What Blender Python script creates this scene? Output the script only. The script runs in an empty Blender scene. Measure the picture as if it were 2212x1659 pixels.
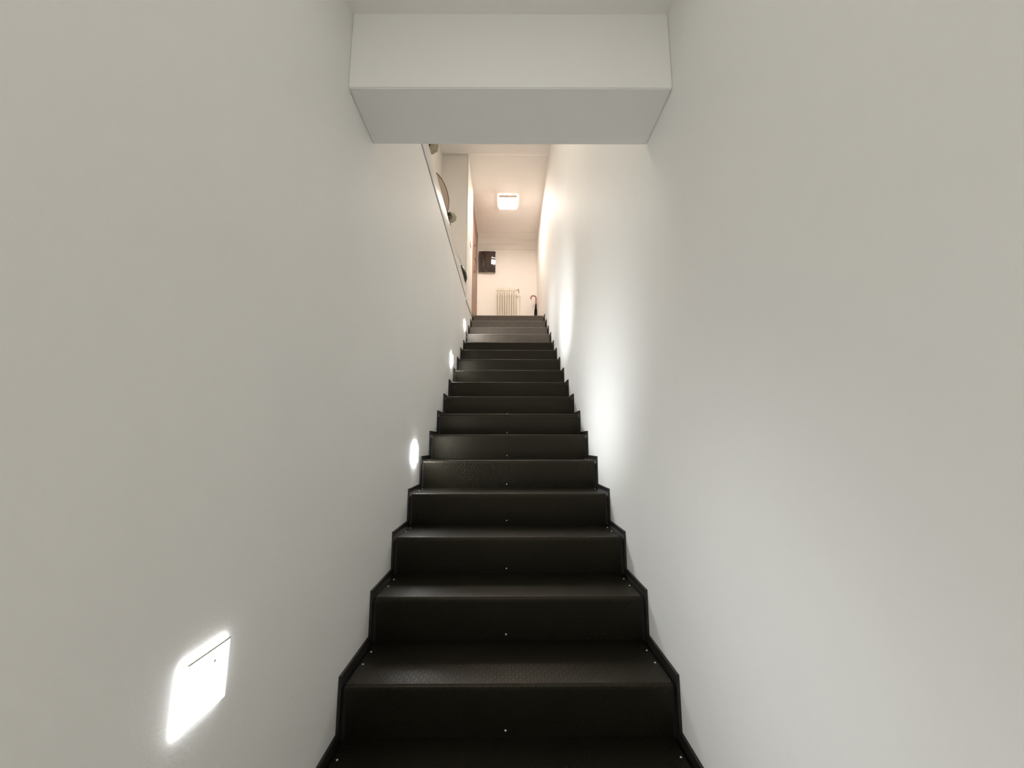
import bpy, bmesh, math, random
from mathutils import Vector, Matrix

random.seed(4)
K = 1.1                      # survey units -> metres
H = 1.4632 * K               # lens height above the lower floor
scn = bpy.context.scene
COL = scn.collection

# ------------------------------------------------------------------ camera, world, exposure
cam_data = bpy.data.cameras.new('camera')
cam_data.sensor_width = 36.0
cam_data.sensor_fit = 'HORIZONTAL'
cam_data.lens = 36.0 * 860.64 / 2212.0
cam_data.clip_start = 0.02
cam = bpy.data.objects.new('camera', cam_data)
COL.objects.link(cam)
PITCH = 0.1505
YAW = math.atan(9 / 860.64)
cam.location = (-0.0076 * K, 0, H)
cam.rotation_euler = (math.pi / 2 + PITCH, 0, -YAW)
scn.camera = cam

scn.view_settings.view_transform = 'Standard'
scn.view_settings.look = 'None'
scn.view_settings.gamma = 1.0
scn.view_settings.use_curve_mapping = False
scn.view_settings.exposure = 0.07

world = bpy.data.worlds.new('world')
scn.world = world
world.use_nodes = True
bg = world.node_tree.nodes['Background']
bg.inputs[0].default_value = (1.0, 0.99, 0.965, 1)
bg.inputs[1].default_value = 1.48

# unseen area light without a fixture, added to brighten the upper stairwell
gl = bpy.data.lights.new('stairwell_fill', 'AREA')
gl.shape = 'RECTANGLE'
gl.size = 0.3
gl.size_y = 1.2
gl.energy = 20
gl.color = (1.0, .93, .83)
glo = bpy.data.objects.new('stairwell_fill', gl)
COL.objects.link(glo)
glo.location = (-0.62 * K, 2.7 * K, H + 3.96 * K)

# unseen fill light, added under the lower ceiling to brighten the near walls
ll = bpy.data.lights.new('lower_fill', 'AREA')
ll.shape = 'RECTANGLE'
ll.size = 0.9
ll.size_y = 1.0
ll.energy = 2
ll.color = (1.0, .975, .92)
llo = bpy.data.objects.new('lower_fill', ll)
COL.objects.link(llo)
llo.location = (0, 0.30 * K, H + 1.515 * K)


# ------------------------------------------------------------------ materials
def mat(name, color, rough=0.6, metal=0.0, spec=0.5, noise=0.0, nscale=8.0, bump=0.0, bscale=200.0,
        bdist=0.001, emit=None, estr=0.0, coat=0.0, trans=0.0):
    m = bpy.data.materials.new(name)
    m.use_nodes = True
    nt = m.node_tree
    b = nt.nodes['Principled BSDF']
    b.inputs['Base Color'].default_value = (*color, 1)
    b.inputs['Roughness'].default_value = rough
    b.inputs['Metallic'].default_value = metal
    b.inputs['Specular IOR Level'].default_value = spec
    b.inputs['Coat Weight'].default_value = coat
    b.inputs['Coat Roughness'].default_value = 0.06
    b.inputs['Transmission Weight'].default_value = trans
    tc = nt.nodes.new('ShaderNodeTexCoord')
    if noise > 0:
        n = nt.nodes.new('ShaderNodeTexNoise')
        n.inputs['Scale'].default_value = nscale
        n.inputs['Detail'].default_value = 4
        nt.links.new(tc.outputs['Object'], n.inputs['Vector'])
        r = nt.nodes.new('ShaderNodeMapRange')
        r.inputs['From Min'].default_value = 0.3
        r.inputs['From Max'].default_value = 0.7
        r.inputs['To Min'].default_value = 1 - noise
        r.inputs['To Max'].default_value = 1 + noise
        nt.links.new(n.outputs['Fac'], r.inputs['Value'])
        mx = nt.nodes.new('ShaderNodeMix')
        mx.data_type = 'RGBA'
        mx.blend_type = 'MULTIPLY'
        mx.inputs['Factor'].default_value = 1
        mx.inputs['A'].default_value = (*color, 1)
        nt.links.new(r.outputs['Result'], mx.inputs['B'])
        nt.links.new(mx.outputs['Result'], b.inputs['Base Color'])
    if bump > 0:
        n2 = nt.nodes.new('ShaderNodeTexNoise')
        n2.inputs['Scale'].default_value = bscale
        n2.inputs['Detail'].default_value = 3
        nt.links.new(tc.outputs['Object'], n2.inputs['Vector'])
        bp = nt.nodes.new('ShaderNodeBump')
        bp.inputs['Strength'].default_value = bump
        bp.inputs['Distance'].default_value = bdist
        nt.links.new(n2.outputs['Fac'], bp.inputs['Height'])
        nt.links.new(bp.outputs['Normal'], b.inputs['Normal'])
    if emit is not None:
        b.inputs['Emission Color'].default_value = (*emit, 1)
        b.inputs['Emission Strength'].default_value = estr
    return m


def tear_plate(name, color, rough, depth, pitch=0.0138):
    """Steel sheet with rows of raised slanted bars, leaning alternately; UVs are in metres."""
    m = mat(name, color, rough=rough, metal=0.0, spec=0.30, noise=0.25, nscale=3.0)
    m.node_tree.nodes['Principled BSDF'].inputs['Specular Tint'].default_value = (1.0, 0.90, 0.70, 1)
    nt = m.node_tree
    L = nt.links

    def mth(op, a, b=None, c=None):
        n = nt.nodes.new('ShaderNodeMath')
        n.operation = op
        for k, v in enumerate((a, b, c)):
            if v is None:
                continue
            if isinstance(v, (int, float)):
                n.inputs[k].default_value = v
            else:
                L.new(v, n.inputs[k])
        return n.outputs[0]

    uv = nt.nodes.new('ShaderNodeUVMap')
    sp = nt.nodes.new('ShaderNodeSeparateXYZ')
    L.new(uv.outputs['UV'], sp.inputs[0])
    u = mth('DIVIDE', sp.outputs['X'], pitch)
    v = mth('DIVIDE', sp.outputs['Y'], pitch * 1.35)
    cu, cv = mth('FLOOR', u), mth('FLOOR', v)
    par = mth('PINGPONG', mth('ADD', cu, cv), 1.0)
    fu = mth('SUBTRACT', mth('SUBTRACT', u, cu), 0.5)
    fv = mth('MULTIPLY', mth('SUBTRACT', mth('SUBTRACT', v, cv), 0.5), 1.35)
    sgn = mth('SUBTRACT', mth('MULTIPLY', par, 2.0), 1.0)
    ang = math.radians(62)
    ca, sa = math.cos(ang), math.sin(ang)
    fus = mth('MULTIPLY', fu, sgn)
    along = mth('ADD', mth('MULTIPLY', fus, ca), mth('MULTIPLY', fv, sa))
    across = mth('SUBTRACT', mth('MULTIPLY', fus, sa), mth('MULTIPLY', fv, ca))
    # lens shaped bar
    q = mth('ADD', mth('POWER', mth('ABSOLUTE', mth('DIVIDE', along, 0.62)), 2.0),
            mth('POWER', mth('ABSOLUTE', mth('DIVIDE', across, 0.11)), 2.0))
    h = mth('MAXIMUM', mth('SUBTRACT', 1.0, q), 0.0)
    h = mth('POWER', h, 0.6)
    nz = nt.nodes.new('ShaderNodeTexNoise')
    nz.inputs['Scale'].default_value = 260
    L.new(uv.outputs['UV'], nz.inputs['Vector'])
    hh = mth('ADD', h, mth('MULTIPLY', nz.outputs['Fac'], 0.12))
    bp = nt.nodes.new('ShaderNodeBump')
    bp.inputs['Strength'].default_value = 1.0
    bp.inputs['Distance'].default_value = depth
    L.new(hh, bp.inputs['Height'])
    L.new(bp.outputs['Normal'], nt.nodes['Principled BSDF'].inputs['Normal'])
    return m


M = {}
M['wall'] = mat('wall_paint', (0.885, 0.875, 0.84), rough=0.62, spec=0.35, noise=0.015, nscale=1.3, bump=0.5, bscale=110,
                bdist=0.0012)
M['wall_warm'] = mat('hall_paint', (0.86, 0.82, 0.76), rough=0.7, noise=0.015, nscale=2, bump=0.2, bscale=60)
M['ceil'] = mat('ceiling_paint', (0.88, 0.84, 0.79), rough=0.8, noise=0.015, nscale=2, bump=0.2, bscale=70)
M['lacquer'] = mat('white_lacquer', (0.72, 0.71, 0.68), rough=0.25, spec=0.5, noise=0.02, nscale=5)
M['cream'] = mat('cream_gloss', (0.78, 0.74, 0.66), rough=0.35, noise=0.02, nscale=5)
M['gap'] = mat('shadow_gap_filler', (0.10, 0.09, 0.08), rough=0.9, noise=0.05)
M['plate'] = tear_plate('black_tear_plate', (0.0062, 0.0052, 0.0030), 0.40, 0.0009)
M['steel'] = mat('black_flat_steel', (0.014, 0.012, 0.010), rough=0.45, spec=0.4, noise=0.2, nscale=14, bump=0.2, bscale=160,
                 bdist=0.0006)
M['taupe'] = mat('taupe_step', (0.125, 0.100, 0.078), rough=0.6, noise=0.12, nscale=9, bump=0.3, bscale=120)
M['screw'] = mat('zinc_screw', (0.75, 0.72, 0.66), rough=0.3, metal=0.6, noise=0.05)
M['floor'] = mat('light_floor', (0.50, 0.45, 0.38), rough=0.5, noise=0.15, nscale=5)
M['brown'] = mat('brown_door_paint', (0.235, 0.128, 0.093), rough=0.45, noise=0.08, nscale=4)
M['brown_dark'] = mat('dark_brown_metal', (0.12, 0.05, 0.04), rough=0.4, noise=0.05)
M['frost'] = mat('frosted_glass_lit', (0.9, 0.93, 0.95), rough=0.4, emit=(0.93, 0.97, 1.0), estr=120.0, noise=0.01)
M['frame_lit'] = mat('translucent_lit_frame', (0.9, 0.93, 0.95), rough=0.4, emit=(0.93, 0.97, 1.0), estr=0.75, noise=0.01)
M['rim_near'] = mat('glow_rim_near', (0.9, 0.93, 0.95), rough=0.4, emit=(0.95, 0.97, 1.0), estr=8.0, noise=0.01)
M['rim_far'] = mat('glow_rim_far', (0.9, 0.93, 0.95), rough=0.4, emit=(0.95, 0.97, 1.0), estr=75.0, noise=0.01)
M['frost_near'] = mat('frosted_glass_lit_dim', (0.9, 0.93, 0.95), rough=0.4, emit=(0.93, 0.97, 1.0), estr=58.0, noise=0.01)
M['fixture'] = mat('fixture_frame', (0.82, 0.82, 0.82), rough=0.35, noise=0.01)
M['lamp_glass'] = mat('opal_lamp_glass', (0.95, 0.9, 0.82), rough=0.3, emit=(1.0, 0.88, 0.785), estr=100.0, noise=0.01)
M['lamp_side'] = mat('lamp_side_glass', (0.50, 0.42, 0.35), rough=0.35, emit=(1.0, 0.85, 0.70), estr=0.05, noise=0.01)
M['dark_glass'] = mat('dark_brown_glass', (0.030, 0.018, 0.014), rough=0.035, spec=0.6, noise=0.8, nscale=9, coat=0.3)
M['rad'] = mat('radiator_enamel', (0.82, 0.75, 0.62), rough=0.35, noise=0.02, nscale=6)
M['valve'] = mat('valve_metal', (0.42, 0.36, 0.30), rough=0.35, metal=0.6, noise=0.05)
M['handle'] = mat('umbrella_handle_wood', (0.33, 0.10, 0.075), rough=0.3, noise=0.25, nscale=20)
M['canopy'] = mat('black_nylon', (0.008, 0.005, 0.004), spec=0.15, rough=0.8, noise=0.2, nscale=30, bump=0.3, bscale=60)
M['leaf'] = mat('dark_leaf', (0.030, 0.022, 0.004), rough=0.45, noise=0.3, nscale=30)
M['olive'] = mat('olive_leaf', (0.30, 0.27, 0.17), rough=0.6, noise=0.1, nscale=25)
M['olive_light'] = mat('pale_olive', (0.40, 0.355, 0.25), rough=0.7, noise=0.08, nscale=25)
M['pot'] = mat('white_pot', (0.8, 0.78, 0.74), rough=0.3, noise=0.02)
M['rim'] = mat('mahogany_rim', (0.17, 0.045, 0.03), rough=0.35, noise=0.2, nscale=18)
M['disc'] = mat('tan_panel', (0.40, 0.31, 0.235), rough=0.35, noise=0.06, nscale=12)
M['bag'] = mat('black_leather', (0.010, 0.008, 0.007), rough=0.38, noise=0.3, nscale=40, bump=0.3, bscale=90)
M['strap'] = mat('grey_strap', (0.50, 0.46, 0.40), rough=0.5, noise=0.05)


# ------------------------------------------------------------------ mesh helpers (survey units in, metres out)
def W(p):
    return Vector((p[0] * K, p[1] * K, p[2] * K + H))


def box(bm, x0, x1, y0, y1, z0, z1, bevel=0.0, seg=2):
    vs = [bm.verts.new(c) for c in ((x0, y0, z0), (x1, y0, z0), (x1, y1, z0), (x0, y1, z0),
                                    (x0, y0, z1), (x1, y0, z1), (x1, y1, z1), (x0, y1, z1))]
    fs = [(0, 3, 2, 1), (4, 5, 6, 7), (0, 1, 5, 4), (1, 2, 6, 5), (2, 3, 7, 6), (3, 0, 4, 7)]
    faces = [bm.faces.new([vs[i] for i in f]) for f in fs]
    if bevel > 0:
        es = set()
        for f in faces:
            es.update(f.edges)
        bmesh.ops.bevel(bm, geom=list(es), offset=bevel, segments=seg, profile=0.5, affect='EDGES', clamp_overlap=True)
    return bm


def prism_x(bm, prof, x0, x1):
    """Extrude a (y, z) profile along x."""
    a = [bm.verts.new((x0, y, z)) for y, z in prof]
    b = [bm.verts.new((x1, y, z)) for y, z in prof]
    n = len(prof)
    bm.faces.new(a)
    bm.faces.new(b[::-1])
    for i in range(n):
        j = (i + 1) % n
        bm.faces.new((a[j], a[i], b[i], b[j]))
    return bm


def tube(bm, pts, radii, seg=12, caps=True):
    rings = []
    n = len(pts)
    pts = [Vector(p) for p in pts]
    if not hasattr(radii, '__len__'):
        radii = [radii] * n
    up = Vector((0.13, 0.21, 1)).normalized()
    prev = None
    for i, p in enumerate(pts):
        t = (pts[min(i + 1, n - 1)] - pts[max(i - 1, 0)]).normalized()
        if prev is None:
            a = t.cross(up)
            if a.length < 1e-3:
                a = t.cross(Vector((1, 0, 0)))
            a.normalize()
        else:
            a = (prev - t * prev.dot(t)).normalized()
        prev = a
        b = t.cross(a)
        rings.append([bm.verts.new(p + (a * math.cos(2 * math.pi * k / seg) + b * math.sin(2 * math.pi * k / seg)) * radii[i])
                      for k in range(seg)])
    for r0, r1 in zip(rings, rings[1:]):
        for k in range(seg):
            bm.faces.new((r0[k], r0[(k + 1) % seg], r1[(k + 1) % seg], r1[k]))
    if caps:
        bm.faces.new(rings[0][::-1])
        bm.faces.new(rings[-1])
    return bm


def lathe(bm, prof, c, seg=24, M4=None):
    """Revolve (r, z) about a vertical axis through c."""
    rings = []
    new = []
    for r, z in prof:
        if r < 1e-6:
            v = bm.verts.new((c[0], c[1], c[2] + z))
            rings.append([v])
            new.append(v)
        else:
            rr = [bm.verts.new((c[0] + r * math.cos(2 * math.pi * k / seg), c[1] + r * math.sin(2 * math.pi * k / seg),
                                c[2] + z)) for k in range(seg)]
            rings.append(rr)
            new += rr
    for r0, r1 in zip(rings, rings[1:]):
        for k in range(seg):
            k2 = (k + 1) % seg
            if len(r0) == 1 and len(r1) == 1:
                continue
            if len(r0) == 1:
                bm.faces.new((r0[0], r1[k2], r1[k]))
            elif len(r1) == 1:
                bm.faces.new((r0[k], r0[k2], r1[0]))
            else:
                bm.faces.new((r0[k], r0[k2], r1[k2], r1[k]))
    if M4 is not None:
        for v in new:
            v.co = M4 @ (v.co - Vector(c)) + Vector(c)
    return bm


def obj(name, bm, m, parent=None, smooth=False, uvmode=None):
    bmesh.ops.recalc_face_normals(bm, faces=bm.faces[:])
    for v in bm.verts:
        v.co = W(v.co)
    if uvmode:
        lay = bm.loops.layers.uv.new('UVMap')
        for f in bm.faces:
            nrm = f.normal
            for l in f.loops:
                c = l.vert.co
                if abs(nrm.x) > 0.8:
                    l[lay].uv = (c.y, c.z)
                elif abs(nrm.y) > 0.8:
                    l[lay].uv = (c.x, c.z)
                else:
                    l[lay].uv = (c.x, c.y)
    # object origin: the centre of the underside
    xs = [v.co.x for v in bm.verts]
    ys = [v.co.y for v in bm.verts]
    zs = [v.co.z for v in bm.verts]
    org = Vector(((min(xs) + max(xs)) / 2, (min(ys) + max(ys)) / 2, min(zs)))
    for v in bm.verts:
        v.co -= org
    me = bpy.data.meshes.new(name)
    bm.to_mesh(me)
    bm.free()
    if smooth:
        for p in me.polygons:
            p.use_smooth = True
    me.materials.append(M[m] if isinstance(m, str) else m)
    o = bpy.data.objects.new(name, me)
    COL.objects.link(o)
    if smooth:
        try:
            md = o.modifiers.new('EdgeSplit', 'EDGE_SPLIT')
            md.split_angle = math.radians(40)
        except Exception:
            pass
    base = Vector((0, 0, 0))
    if parent is not None:
        o.parent = parent
        base = Vector(parent['_w'])
    o['_w'] = tuple(org)
    o.location = org - base
    return o


def thing(name, label, cat, loc, group=None):
    o = bpy.data.objects.new(name, None)
    COL.objects.link(o)
    w = W(loc)
    o.location = w
    o['_w'] = tuple(w)
    o['label'] = label
    o['category'] = cat
    o.empty_display_size = 0.1
    if group:
        o['group'] = group
    return o


def struct(name, bm, m, parent=None, label=None, smooth=False):
    o = obj(name, bm, m, parent, smooth)
    o['kind'] = 'structure'
    if label:
        o['label'] = label
    return o


def B(*a, **k):
    return box(bmesh.new(), *a, **k)


XW = 0.5626        # half width between the stair walls
# ------------------------------------------------------------------ stair geometry
RUN, RISE = 0.28, 0.1704
DZ = {5: -.001, 6: -.003, 7: -.004, 8: -.004, 9: -.007, 10: -.005, 11: -.004, 12: -.009, 13: .005, 14: .010, 15: .021, 16: .027}


def SY(i):
    return 1.4472 + RUN * i


def SZ(i):
    return -0.7816 + RISE * i + DZ.get(i, 0)


I0, I1 = -3, 16
Z_FLOOR = -1.4632
Z_UP = SZ(16)                 # upper floor level
Z_CEIL = 4.01                 # upper ceiling
Z_LOW = 1.5235                # lower ceiling
Y_BEAM0, Y_BEAM1 = 1.2139, 1.4758
Y_P = 5.02                    # front plane of the pillar
Y_FAR = 7.50

# ------------------------------------------------------------------ structure
struct('floor', B(-3, 3, -3.2, 8.2, Z_FLOOR - .1, Z_FLOOR), 'floor')
struct('floor', B(-.70, XW + .0, SY(16) + .05, Y_FAR, Z_UP - .15, Z_UP), 'floor')
# right wall, one continuous plane up through both storeys
struct('wall_right', B(XW, XW + .15, -1.6, 8.0, Z_FLOOR, Z_CEIL + .2), 'wall', label='smooth white stair wall on the right')
# left wall of the flight, stops under the gallery ledge
struct('wall_left', B(-XW - .12, -XW, -1.6, Y_P, Z_FLOOR, 1.888), 'wall', label='smooth white stair wall on the left')
struct('wall_left', B(-XW - .12, -XW, Y_P, 5.90, Z_FLOOR, Z_UP - .04), 'wall', label='white wall beside the top steps')
# hall pillar (white wall end) above the ledge
struct('wall_left', B(-.93, -XW, Y_P, 5.82, 1.935, Z_CEIL + .1), 'wall_warm', label='cream wall end standing behind the ledge')
# recessed wall behind the brown door
struct('wall_left', B(-.80, -.6065, 5.82, Y_FAR, Z_UP, Z_CEIL + .1), 'wall_warm', label='recessed cream hall wall with the brown door')
struct('wall_left', B(-1.02, -.92, 1.40, Y_P + .05, 1.90, Z_CEIL + .1), 'wall_warm', label='cream side wall behind the ledge')
struct('wall_back', B(-.9, XW + .15, Y_FAR, Y_FAR + .12, Z_UP - .2, Z_CEIL + .1), 'wall_warm', label='warm lit wall at the end of the hall')
struct('wall_front', B(-1.02, XW + .15, Y_BEAM0 + .02, Y_BEAM1 - .02, 1.60, Z_CEIL + .1), 'wall')
struct('ceiling', B(-1.02, XW + .15, Y_BEAM0, Y_FAR + .1, Z_CEIL, Z_CEIL + .12), 'ceil', label='cream ceiling of the upper hall')
struct('ceiling', B(-XW - .12, XW + .12, -1.6, Y_BEAM0 + .05, Z_LOW, Z_LOW + .12), 'wall', label='white ceiling above the foot of the stairs')

# beam: boxed slab edge across the stairwell, right end a touch nearer
bm = bmesh.new()
sk = 0.006
pr = [(Y_BEAM0, 1.2217), (Y_BEAM1, 1.2200), (Y_BEAM1, 1.66), (Y_BEAM0, 1.66)]
a = [bm.verts.new((-XW, y + sk * .4, z)) for y, z in pr]
b = [bm.verts.new((XW, y - sk, z)) for y, z in pr]
bm.faces.new(a)
bm.faces.new(b[::-1])
for i in range(4):
    bm.faces.new((a[(i + 1) % 4], a[i], b[i], b[(i + 1) % 4]))
bmesh.ops.recalc_face_normals(bm, faces=bm.faces[:])
bmesh.ops.bevel(bm, geom=[e for e in bm.edges], offset=0.003, segments=2, affect='EDGES')
struct('ceiling_beam', bm, 'wall', label='white boxed beam crossing above the stairs')

# dropped strip of ceiling in front of the hall with a rounded bright lip
bm = bmesh.new()
prism_x(bm, [(1.50, Z_CEIL), (1.50, Z_CEIL - .030), (Y_P - .040, Z_CEIL - .030), (Y_P - .028, Z_CEIL - .026),
             (Y_P + .028, Z_CEIL - .003), (Y_P + .032, Z_CEIL)], -.92, XW)
struct('trim_1', bm, 'ceil', label='lip of the lowered ceiling strip before the hall')

# cornice on the end wall
bm = bmesh.new()
prism_x(bm, [(7.12, Z_CEIL), (7.122, Z_CEIL - .006), (7.325, Z_CEIL - .006), (7.330, Z_CEIL - .014), (7.352, Z_CEIL - .018),
             (7.372, Z_CEIL - .032), (7.384, Z_CEIL - .054), (7.388, Z_CEIL - .074), (7.402, Z_CEIL - .076), (7.404, Z_CEIL - .084),
             (7.420, Z_CEIL - .088), (7.448, Z_CEIL - .104), (7.472, Z_CEIL - .128), (7.482, Z_CEIL - .144), (7.50, Z_CEIL - .146),
             (7.50, Z_CEIL)], -.606, XW)
struct('trim_2', bm, 'ceil', label='moulded cornice above the hall end wall')

# skirting strip beside the top step, corner bead of the pillar, gap below the ledge
bm = bmesh.new()
prism_x(bm, [(5.035, 1.862), (5.86, 1.925), (5.86, 1.968), (5.035, 1.892)], -XW, -XW + .008)
struct('baseboard_left', bm, 'strap')
struct('trim_3', B(-XW - .012, -XW + .004, Y_P - .004, Y_P + .012, 2.0, Z_CEIL - .03, bevel=.002), 'cream',
       label='corner bead of the pillar')
struct('trim_4', B(-XW - .10, -XW - .006, 1.5, Y_P - .03, 1.886, 1.905), 'gap', label='dark shadow joint under the ledge')

# gallery ledge: white lacquered board
o = obj('ledge', B(-.915, -XW + .006, 1.48, Y_P - .03, 1.9035, 2.050, bevel=.006, seg=3), 'lacquer', smooth=True)
o['label'] = 'long white lacquered ledge capping the left stair wall'
o['category'] = 'ledge'

# ------------------------------------------------------------------ staircase
stair = thing('staircase', 'narrow staircase of black patterned steel steps, the top four taupe', 'stairs', (0, SY(I0), Z_FLOOR))
TX = XW - .0225


def tread_profile(i):
    y0, z = SY(i), SZ(i)
    y1 = SY(i + 1) + .022 if i < I1 else SY(i) + .09
    r = .009
    t = .005
    out = []
    # rounded nose from lip up to the flat
    out.append((y0 + .001, z - .020))
    for k in range(6):
        a = math.pi - k * math.pi / 2 / 5
        out.append((y0 + r + r * math.cos(a), z - r + r * math.sin(a)))
    out += [(y1, z), (y1, z - t), (y0 + r + .002, z - t), (y0 + t + .001, z - r), (y0 + t + .001, z - .020)]
    return out


screw_me = None


def screw(parent, p, axis):
    global screw_me
    if screw_me is None:
        bm = bmesh.new()
        lathe(bm, [(.0042, 0), (.0042, .0010), (.0030, .0024), (.0012, .0029), (0, .0028)], (0, 0, 0), seg=10)
        screw_me = bpy.data.meshes.new('screw')
        bm.to_mesh(screw_me)
        bm.free()
        for pp in screw_me.polygons:
            pp.use_smooth = True
        screw_me.materials.append(M['screw'])
    s = bpy.data.objects.new('screw', screw_me)
    COL.objects.link(s)
    s.parent = parent
    s.location = W(p) - Vector(parent['_w'])
    if axis == 'y':
        s.rotation_euler = (math.pi / 2, 0, 0)
    return s


for i in range(I0, I1 + 1):
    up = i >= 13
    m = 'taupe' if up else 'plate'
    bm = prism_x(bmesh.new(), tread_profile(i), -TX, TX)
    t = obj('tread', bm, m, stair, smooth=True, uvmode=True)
    if up:
        t['label'] = 'taupe tread'
    z_below = SZ(i - 1) if i > I0 else Z_FLOOR
    y0, yb = SY(i) + .0035, SY(i) + .021
    bm = bmesh.new()
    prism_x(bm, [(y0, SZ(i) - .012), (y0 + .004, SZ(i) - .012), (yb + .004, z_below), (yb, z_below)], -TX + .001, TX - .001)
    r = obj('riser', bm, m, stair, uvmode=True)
    if up:
        r['label'] = 'taupe riser'
    if not up:
        f = .022 / (SZ(i) - z_below)
        screw(r, (-.0135, yb + (y0 - yb) * f, z_below + .022), 'y')
        for sx in (-1, 1):
            for dy in (.125, .212):
                screw(t, (sx * .527, SY(i) + dy, SZ(i)), 'z')

# zigzag side plates standing proud of the treads
for sx in (-1, 1):
    up_line = []
    for i in range(I0, I1 + 1):
        yb = SY(i) - .002
        zb = (SZ(i - 1) if i > I0 else Z_FLOOR - .026) + .026
        up_line.append((yb, zb))
        up_line.append((yb, SZ(i) + .026))
    up_line.append((SY(16) + .10, SZ(16) + .026))
    low = [(SY(16) + .10, SZ(16) - .12), (SY(13), SZ(13) - .30), (SY(-2) + .05, Z_FLOOR)]
    prof = up_line + low
    bm = bmesh.new()
    x0, x1 = (XW - .0095, XW - .0003) if sx > 0 else (-XW + .0003, -XW + .0095)
    prism_x(bm, prof, x0, x1)
    bm.normal_update()
    bmesh.ops.triangulate(bm, faces=[f for f in bm.faces if len(f.verts) > 4])
    s = obj('side_plate', bm, 'steel', stair)
    # recessed stringer closing the narrow joint between plate and steps
    line = []
    for i in range(I0, I1 + 1):
        line.append((SY(i) + .024, (SZ(i - 1) if i > I0 else Z_FLOOR) - .022))
        line.append((SY(i) + .024, SZ(i) - .022))
    line[0] = (line[0][0], Z_FLOOR)
    prof = line + [(SY(16) + .10, SZ(16) - .022)] + low
    bm = bmesh.new()
    x0, x1 = (TX - .004, XW - .0096) if sx > 0 else (-XW + .0096, -TX + .004)
    prism_x(bm, prof, x0, x1)
    bm.normal_update()
    bmesh.ops.triangulate(bm, faces=[f for f in bm.faces if len(f.verts) > 4])
    obj('stringer', bm, 'steel', stair)


# ------------------------------------------------------------------ recessed step lights on the left wall
def step_light(y, z, s, label, watts, aim_up, spot=78, glass='frost', aim_fwd=0.0):
    t = thing('step_light', label, 'wall light', (-XW, y, z), 'square step lights in the left wall')
    h = s / 2
    bm = bmesh.new()
    fr = .006
    obj('top_edge', B(-XW - .003, -XW + .0130, y - h, y + h, z + h, z + h + .0016), 'valve', t)
    for (a0, a1, b0, b1) in ((-h, h, h - fr, h), (-h, h, -h, -h + fr), (-h, -h + fr, -h + fr, h - fr), (h - fr, h, -h + fr, h - fr)):
        box(bm, -XW - .003, -XW + .0125, y + a0, y + a1, z + b0, z + b1)
    obj('frame', bm, 'frame_lit', t)
    obj('diffuser', B(-XW - .003, -XW + .011, y - h + fr, y + h - fr, z - h + fr, z + h - fr, bevel=.002), glass, t, smooth=True)
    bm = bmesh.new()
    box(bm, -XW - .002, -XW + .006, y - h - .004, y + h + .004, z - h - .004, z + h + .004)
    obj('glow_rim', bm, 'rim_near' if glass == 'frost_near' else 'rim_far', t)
    bm = tube(bmesh.new(), [(-XW + .009, y + .012, z + h - .022), (-XW + .0135, y + .012, z + h - .022)], .003, 8)
    obj('screw', bm, 'valve', t)
    ld = bpy.data.lights.new('bulb', 'SPOT')
    ld.energy = watts
    ld.color = (0.93, 0.97, 1.0)
    ld.spot_size = math.radians(spot)
    ld.spot_blend = 1.0
    ld.shadow_soft_size = .03
    lo = bpy.data.objects.new('bulb', ld)
    COL.objects.link(lo)
    lo.parent = t
    lo.location = (.02 * K, 0, 0)
    d = Vector((1, aim_fwd, math.tan(math.radians(aim_up))))
    lo.rotation_euler = d.to_track_quat('-Z', 'Y').to_euler()
    return t


step_light(.80, -.426, .104, 'large bright square wall light in the left wall nearest the camera', 11, -17, 110, 'frost_near', .38)
step_light(2.41, -.055, .104, 'small lit wall light beside the lower middle steps', 40, 27, 88)
step_light(3.82, .82, .104, 'small lit wall light further up beside the bluish lit steps', 62, 27, 64)
step_light(4.91, 1.505, .104, 'smallest highest wall light beside the taupe steps', 20, 31, 100)

# ------------------------------------------------------------------ hall ceiling lamp
lx0, lx1, ly0, ly1 = -.158, .139, 5.93, 6.252
t = thing('ceiling_lamp', 'square glowing ceiling lamp in the upper hall', 'lamp', (0, 6.09, 3.953))
obj('back_plate', B(lx0 + .03, lx1 - .03, ly0 + .03, ly1 - .03, 3.996, 4.010), 'fixture', t)
bm = bmesh.new()
th = .006
for (a0, a1, b0, b1) in ((lx0, lx1, ly0, ly0 + th), (lx0, lx1, ly1 - th, ly1), (lx0, lx0 + th, ly0 + th, ly1 - th), (lx1 - th, lx1, ly0 + th, ly1 - th)):
    box(bm, a0, a1, b0, b1, 3.955, 4.000)
obj('side_glass', bm, 'lamp_side', t)
obj('diffuser', B(lx0 + .004, lx1 - .004, ly0 + .004, ly1 - .004, 3.950, 3.962, bevel=.003), 'lamp_glass', t)

# ------------------------------------------------------------------ curved dark glass panel on the end wall
pc = Vector((-.422, 7.46, 3.570))
t = thing('glass_panel', 'curved dark brown glass panel hanging on the hall end wall', 'wall panel', tuple(pc))
bm = bmesh.new()
R, hw, hh = .96, .164, .212
tilt = math.radians(5)
N, Mz = 16, 6
rows = []
for thick in (0, .008):
    g = []
    for j in range(Mz + 1):
        row = []
        for k in range(N + 1):
            x = -hw + 2 * hw * k / N
            z = -hh + 2 * hh * j / Mz
            y = -(math.sqrt(R * R - x * x) - math.sqrt(R * R - hw * hw)) + thick - .015
            y -= math.tan(tilt) * (z + hh)
            row.append(bm.verts.new((pc.x + x, pc.y + y + .01, pc.z + z)))
        g.append(row)
    rows.append(g)
f0, f1 = rows
for j in range(Mz):
    for k in range(N):
        bm.faces.new((f0[j][k], f0[j][k + 1], f0[j + 1][k + 1], f0[j + 1][k]))
        bm.faces.new((f1[j][k], f1[j + 1][k], f1[j + 1][k + 1], f1[j][k + 1]))
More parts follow.
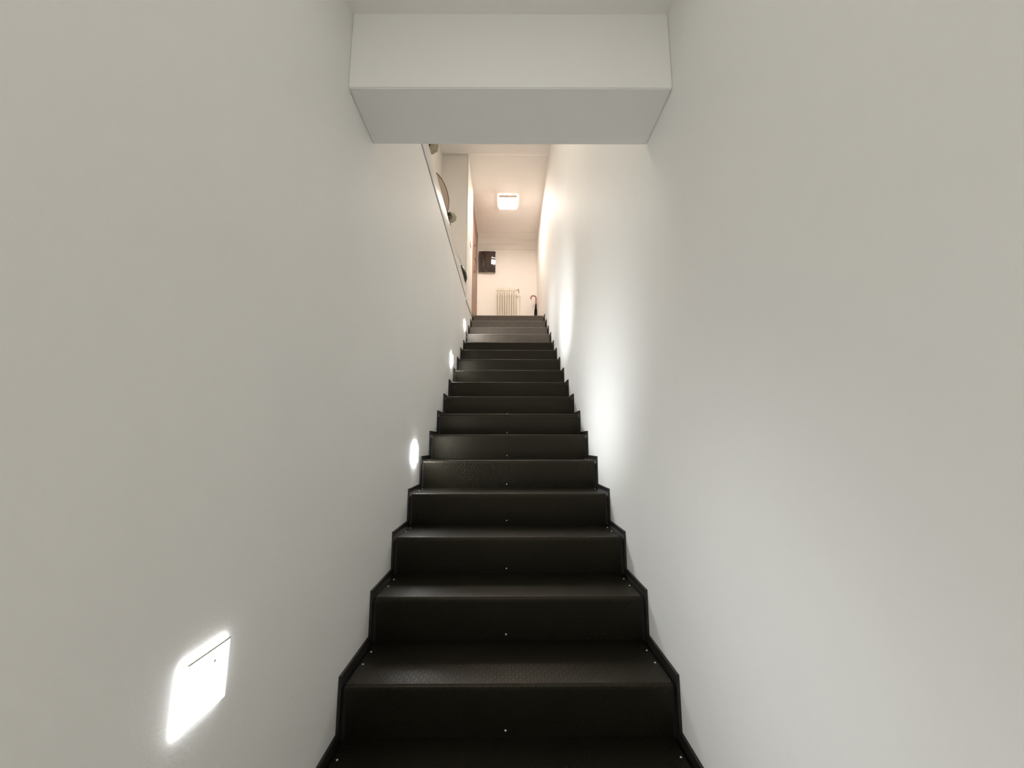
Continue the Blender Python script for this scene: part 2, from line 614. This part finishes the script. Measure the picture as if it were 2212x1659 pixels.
for k in range(N):
    bm.faces.new((f0[0][k], f1[0][k], f1[0][k + 1], f0[0][k + 1]))
    bm.faces.new((f0[Mz][k], f0[Mz][k + 1], f1[Mz][k + 1], f1[Mz][k]))
for j in range(Mz):
    bm.faces.new((f0[j][0], f0[j + 1][0], f1[j + 1][0], f1[j][0]))
    bm.faces.new((f0[j][N], f1[j][N], f1[j + 1][N], f0[j + 1][N]))
obj('glass', bm, 'dark_glass', t, smooth=True)
obj('back_plate', B(pc.x - .15, pc.x + .15, pc.y - .004, Y_FAR, pc.z - .200, pc.z + .19, bevel=.004), 'cream', t)

# ------------------------------------------------------------------ radiator
t = thing('radiator', 'cream column radiator against the hall end wall', 'radiator', (-.03, 7.385, Z_UP))
NS, p0, pit = 8, -.188, .0450
zt, zb = 3.003, Z_UP + .09
for k in range(NS):
    cx = p0 + pit * k
    bm = bmesh.new()
    for cy in (7.345, 7.385, 7.425):
        tube(bm, [(cx, cy, zb + .03), (cx, cy, zb + .06), (cx, cy, zt - .075), (cx, cy, zt - .03)], [.0125, .0118, .0118, .0125], 10)
    for z0 in (zb + .02, zt - .03):
        box(bm, cx - .0125, cx + .0125, 7.330, 7.440, z0 - .028, z0 + .028, bevel=.009, seg=3)
    for z0 in (zb + .02, zt - .045):
        tube(bm, [(cx - pit / 2, 7.385, z0), (cx + pit / 2, 7.385, z0)], .013, 12)
    if k in (0, NS - 1):
        for cy in (7.345, 7.425):
            tube(bm, [(cx, cy, zb), (cx, cy, Z_UP)], [.011, .014], 8)
    obj('section', bm, 'rad', t, smooth=True)
bm = tube(bmesh.new(), [(p0 - pit / 2 - .002, 7.385, zt - .045), (p0 - .035, 7.385, zt - .045), (p0 - .050, 7.385, zt - .03)], [.015, .011, .008], 10)
obj('end_plug', bm, 'rad', t, smooth=True)
vx = p0 + pit * (NS - 1)
bm = bmesh.new()
tube(bm, [(vx + .02, 7.385, zt - .045), (vx + .05, 7.385, zt - .028), (vx + .070, 7.385, zt - .014), (vx + .072, 7.385, zt - .05),
          (vx + .075, 7.385, zt - .10)], [.010, .010, .012, .012, .008], 10)
obj('valve', bm, 'valve', t, smooth=True)
bm = tube(bmesh.new(), [(vx + .075, 7.385, zt - .09), (vx + .078, 7.385, Z_UP + .2), (vx + .078, 7.41, Z_UP + .005)], .006, 8)
obj('pipe', bm, 'rad', t, smooth=True)
for z0 in (zb + .16, zt - .16):
    obj('wall_bracket', B(-.06, -.04, 7.44, Y_FAR - .001, z0 - .01, z0 + .01), 'rad', t)

# ------------------------------------------------------------------ umbrella in the corner
t = thing('umbrella', 'rolled black umbrella with red-brown crook handle in the hall corner', 'umbrella', (.506, 7.30, Z_UP))
bot = Vector((.508, 7.32, Z_UP))
top = Vector((.533, 7.35, 2.79))
pts, rad = [], []
for f, r in ((0.0, .004), (.06, .006), (.10, .012), (.25, .022), (.45, .028), (.66, .030), (.71, .027), (.735, .022), (.80, .017), (.855, .014), (.86, .008)):
    pts.append(bot.lerp(top, f))
    rad.append(r)
bm = tube(bmesh.new(), pts, rad, 16)
bm.verts.ensure_lookup_table()
for k, v in enumerate(bm.verts):      # folds of the rolled cloth
    ring, s = divmod(k, 16)
    c = pts[ring]
    if 2 <= ring <= 9 and s % 2:
        v.co = c + (v.co - c) * .80
obj('canopy', bm, 'canopy', t, smooth=True)
ax = Vector((.533, 7.35, 2.79))
pts = [bot.lerp(top, .84), bot.lerp(top, .92), top]
R = .050
for k in range(1, 15):
    a = math.pi * k / 12
    pts.append(Vector((ax.x - R + R * math.cos(a), ax.y, ax.z + R * math.sin(a) * 1.0)))
rad = [.0125] * (len(pts) - 2) + [.011, .006]
obj('handle', tube(bmesh.new(), pts, rad, 12), 'handle', t, smooth=True)
obj('tip', tube(bmesh.new(), [bot, bot.lerp(top, .05)], [.003, .005], 8), 'valve', t)

# ------------------------------------------------------------------ brown door and light switch on the left of the hall
t = thing('hall_door', 'tall reddish brown door in the left side of the hall', 'door', (-.6, 6.5, Z_UP))
obj('leaf', B(-.606, -.598, 5.86, 7.135, Z_UP, Z_CEIL), 'brown', t)
obj('edge_strip', B(-.606, -.592, 7.118, 7.142, Z_UP, Z_CEIL - .001), 'brown_dark', t)
for (hy, hz) in ((6.50, 3.424), (6.574, 2.973)):
    obj('hinge', tube(bmesh.new(), [(-.600, hy, hz - .018), (-.590, hy, hz - .018), (-.590, hy, hz + .018), (-.600, hy, hz + .018)], .008, 8), 'brown_dark', t, smooth=True)
bm = bmesh.new()
ring = [(-.588, 6.69 + .055 * math.cos(a), 3.235 + .045 * math.sin(a)) for a in [math.pi * 1.1 - k * math.pi * 1.4 / 10 for k in range(11)]]
tube(bm, [(-.6, ring[0][1], ring[0][2])] + ring, .0045, 8)
obj('handle', bm, 'brown_dark', t, smooth=True)

t = thing('light_switch', 'small cream light switch on the pillar side by the brown door', 'switch', (-XW, 5.49, 2.87))
obj('plate', B(-XW - .001, -XW + .008, 5.44, 5.54, 2.868, 2.930, bevel=.002), 'cream', t)
obj('rocker', B(-XW + .006, -XW + .012, 5.46, 5.52, 2.880, 2.918, bevel=.001), 'cream', t)


# ------------------------------------------------------------------ things on the ledge
ZL = 2.050


def leaf(bm, base, tip, width, bend=.15):
    base, tip = Vector(base), Vector(tip)
    d = tip - base
    side = d.cross(Vector((0.2, -1, .25))).normalized() * width
    nrm = side.cross(d).normalized() * d.length * bend
    prof = [(0, .12), (.25, .75), (.5, 1), (.75, .7), (1, .02)]
    prev = None
    for f, w in prof:
        c = base + d * f + nrm * math.sin(f * math.pi)
        cur = (bm.verts.new(c - side * w), bm.verts.new(c + nrm * .15), bm.verts.new(c + side * w))
        if prev:
            bm.faces.new((prev[0], prev[1], cur[1], cur[0]))
            bm.faces.new((prev[1], prev[2], cur[2], cur[1]))
        prev = cur


def plant(c, lump_c, r, label):
    """c: pot base on the ledge; lump_c: centre of the pale bloom."""
    t = thing('flower_pot', label, 'plant', c, 'flower pots on the ledge')
    lathe_bm = bmesh.new()
    lathe(lathe_bm, [(0, 0), (.028, 0), (.034, .05), (.037, .085), (.031, .085), (.030, .075), (0, .075)], c, 20)
    obj('pot', lathe_bm, 'pot', t, smooth=True)
    b = Vector(lump_c)
    obj('stem', tube(bmesh.new(), [Vector(c) + Vector((0, 0, .07)), Vector(c).lerp(b, .6) + Vector((-.006, 0, .03)), b], .0028, 8), 'leaf', t)
    # pale olive lumpy sphere behind the dark leaves
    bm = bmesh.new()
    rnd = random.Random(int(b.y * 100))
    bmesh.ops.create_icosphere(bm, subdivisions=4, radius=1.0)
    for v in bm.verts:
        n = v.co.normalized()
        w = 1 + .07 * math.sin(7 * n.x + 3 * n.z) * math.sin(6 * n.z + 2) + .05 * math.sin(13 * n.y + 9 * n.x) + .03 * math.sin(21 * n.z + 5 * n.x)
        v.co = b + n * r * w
    obj('lump', bm, 'olive_light', t, smooth=True)
    f = b + Vector((-.018, -.055, -.020))
    for k in range(7):
        a = 2 * math.pi * k / 7 + .4
        ln = r * rnd.uniform(.75, 1.1)
        bm = bmesh.new()
        leaf(bm, f, f + Vector((math.cos(a) * ln, -.012, math.sin(a) * ln)), r * .36)
        obj('leaf', bm, 'leaf', t)
    return t


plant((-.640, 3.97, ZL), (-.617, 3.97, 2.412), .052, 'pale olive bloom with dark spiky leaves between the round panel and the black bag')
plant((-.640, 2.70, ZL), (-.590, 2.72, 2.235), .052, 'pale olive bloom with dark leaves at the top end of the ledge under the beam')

# round tan panel with mahogany rim leaning on the ledge
t = thing('round_mirror', 'round tan disc with thin red-brown rim standing on the ledge', 'mirror', (-.70, 3.55, ZL))
cc = Vector((-.700, 3.55, 2.41))
rx, rz = .094, .205
rot = Matrix.Rotation(math.radians(64), 4, 'Z')
bm = bmesh.new()
prof = [(0, -.006), (.195, -.006), (.195, .004), (0, .004)]
q = rot @ Matrix.Rotation(math.pi / 2, 4, 'X')
lathe(bm, prof, tuple(cc), 48, q)
obj('disc', bm, 'disc', t, smooth=True)
bm = bmesh.new()
ringp = []
for k in range(9):
    a = 2 * math.pi * k / 8
    ringp.append((.200 + .006 * math.cos(a), .009 * math.sin(a)))
lathe(bm, ringp, tuple(cc), 48, q)
obj('rim', bm, 'rim', t, smooth=True)
obj('foot', B(-.73, -.67, 3.52, 3.60, ZL, ZL + .158, bevel=.004), 'rim', t)

# black bag with a pale strap
t = thing('shoulder_bag', 'black leather bag with pale grey strap at the far end of the ledge', 'bag', (-.60, 4.88, ZL))
bm = bmesh.new()
N = 14
rings = []
spec = [(.0, .030, .02, -.585), (.02, .048, .035, -.592), (.06, .062, .048, -.598), (.11, .070, .052, -.604), (.155, .064, .047, -.615),
        (.195, .052, .036, -.628), (.225, .036, .024, -.640), (.24, .020, .010, -.648)]
for (dz, ax_, ay, cx) in spec:
    ring = []
    for k in range(N):
        a = 2 * math.pi * k / N
        wob = 1 + .10 * math.sin(3 * a + dz * 40)
        ring.append(bm.verts.new((cx + ax_ * math.cos(a) * wob, 4.86 + ay * math.sin(a) * wob, ZL + .002 + dz)))
    rings.append(ring)
for r0, r1 in zip(rings, rings[1:]):
    for k in range(N):
        bm.faces.new((r0[k], r0[(k + 1) % N], r1[(k + 1) % N], r1[k]))
bm.faces.new(rings[0][::-1])
bm.faces.new(rings[-1])
obj('body', bm, 'bag', t, smooth=True)
bm = bmesh.new()
pts = [(-.612, 4.85, 2.275), (-.640, 4.85, 2.36), (-.672, 4.86, 2.455), (-.690, 4.87, 2.44), (-.685, 4.88, 2.33), (-.66, 4.88, 2.25)]
tube(bm, pts, [.022, .018, .012, .010, .010, .010], 8)
obj('strap', bm, 'strap', t, smooth=True)
obj('buckle', B(-.622, -.604, 4.822, 4.836, 2.272, 2.292, bevel=.003), 'pot', t)
obj('tassel', tube(bmesh.new(), [(-.57, 4.84, ZL + .05), (-.556, 4.83, ZL + .03), (-.552, 4.83, ZL + .002)], [.006, .005, .007], 8), 'bag', t)

for o in bpy.data.objects:
    if '_w' in o:
        del o['_w']
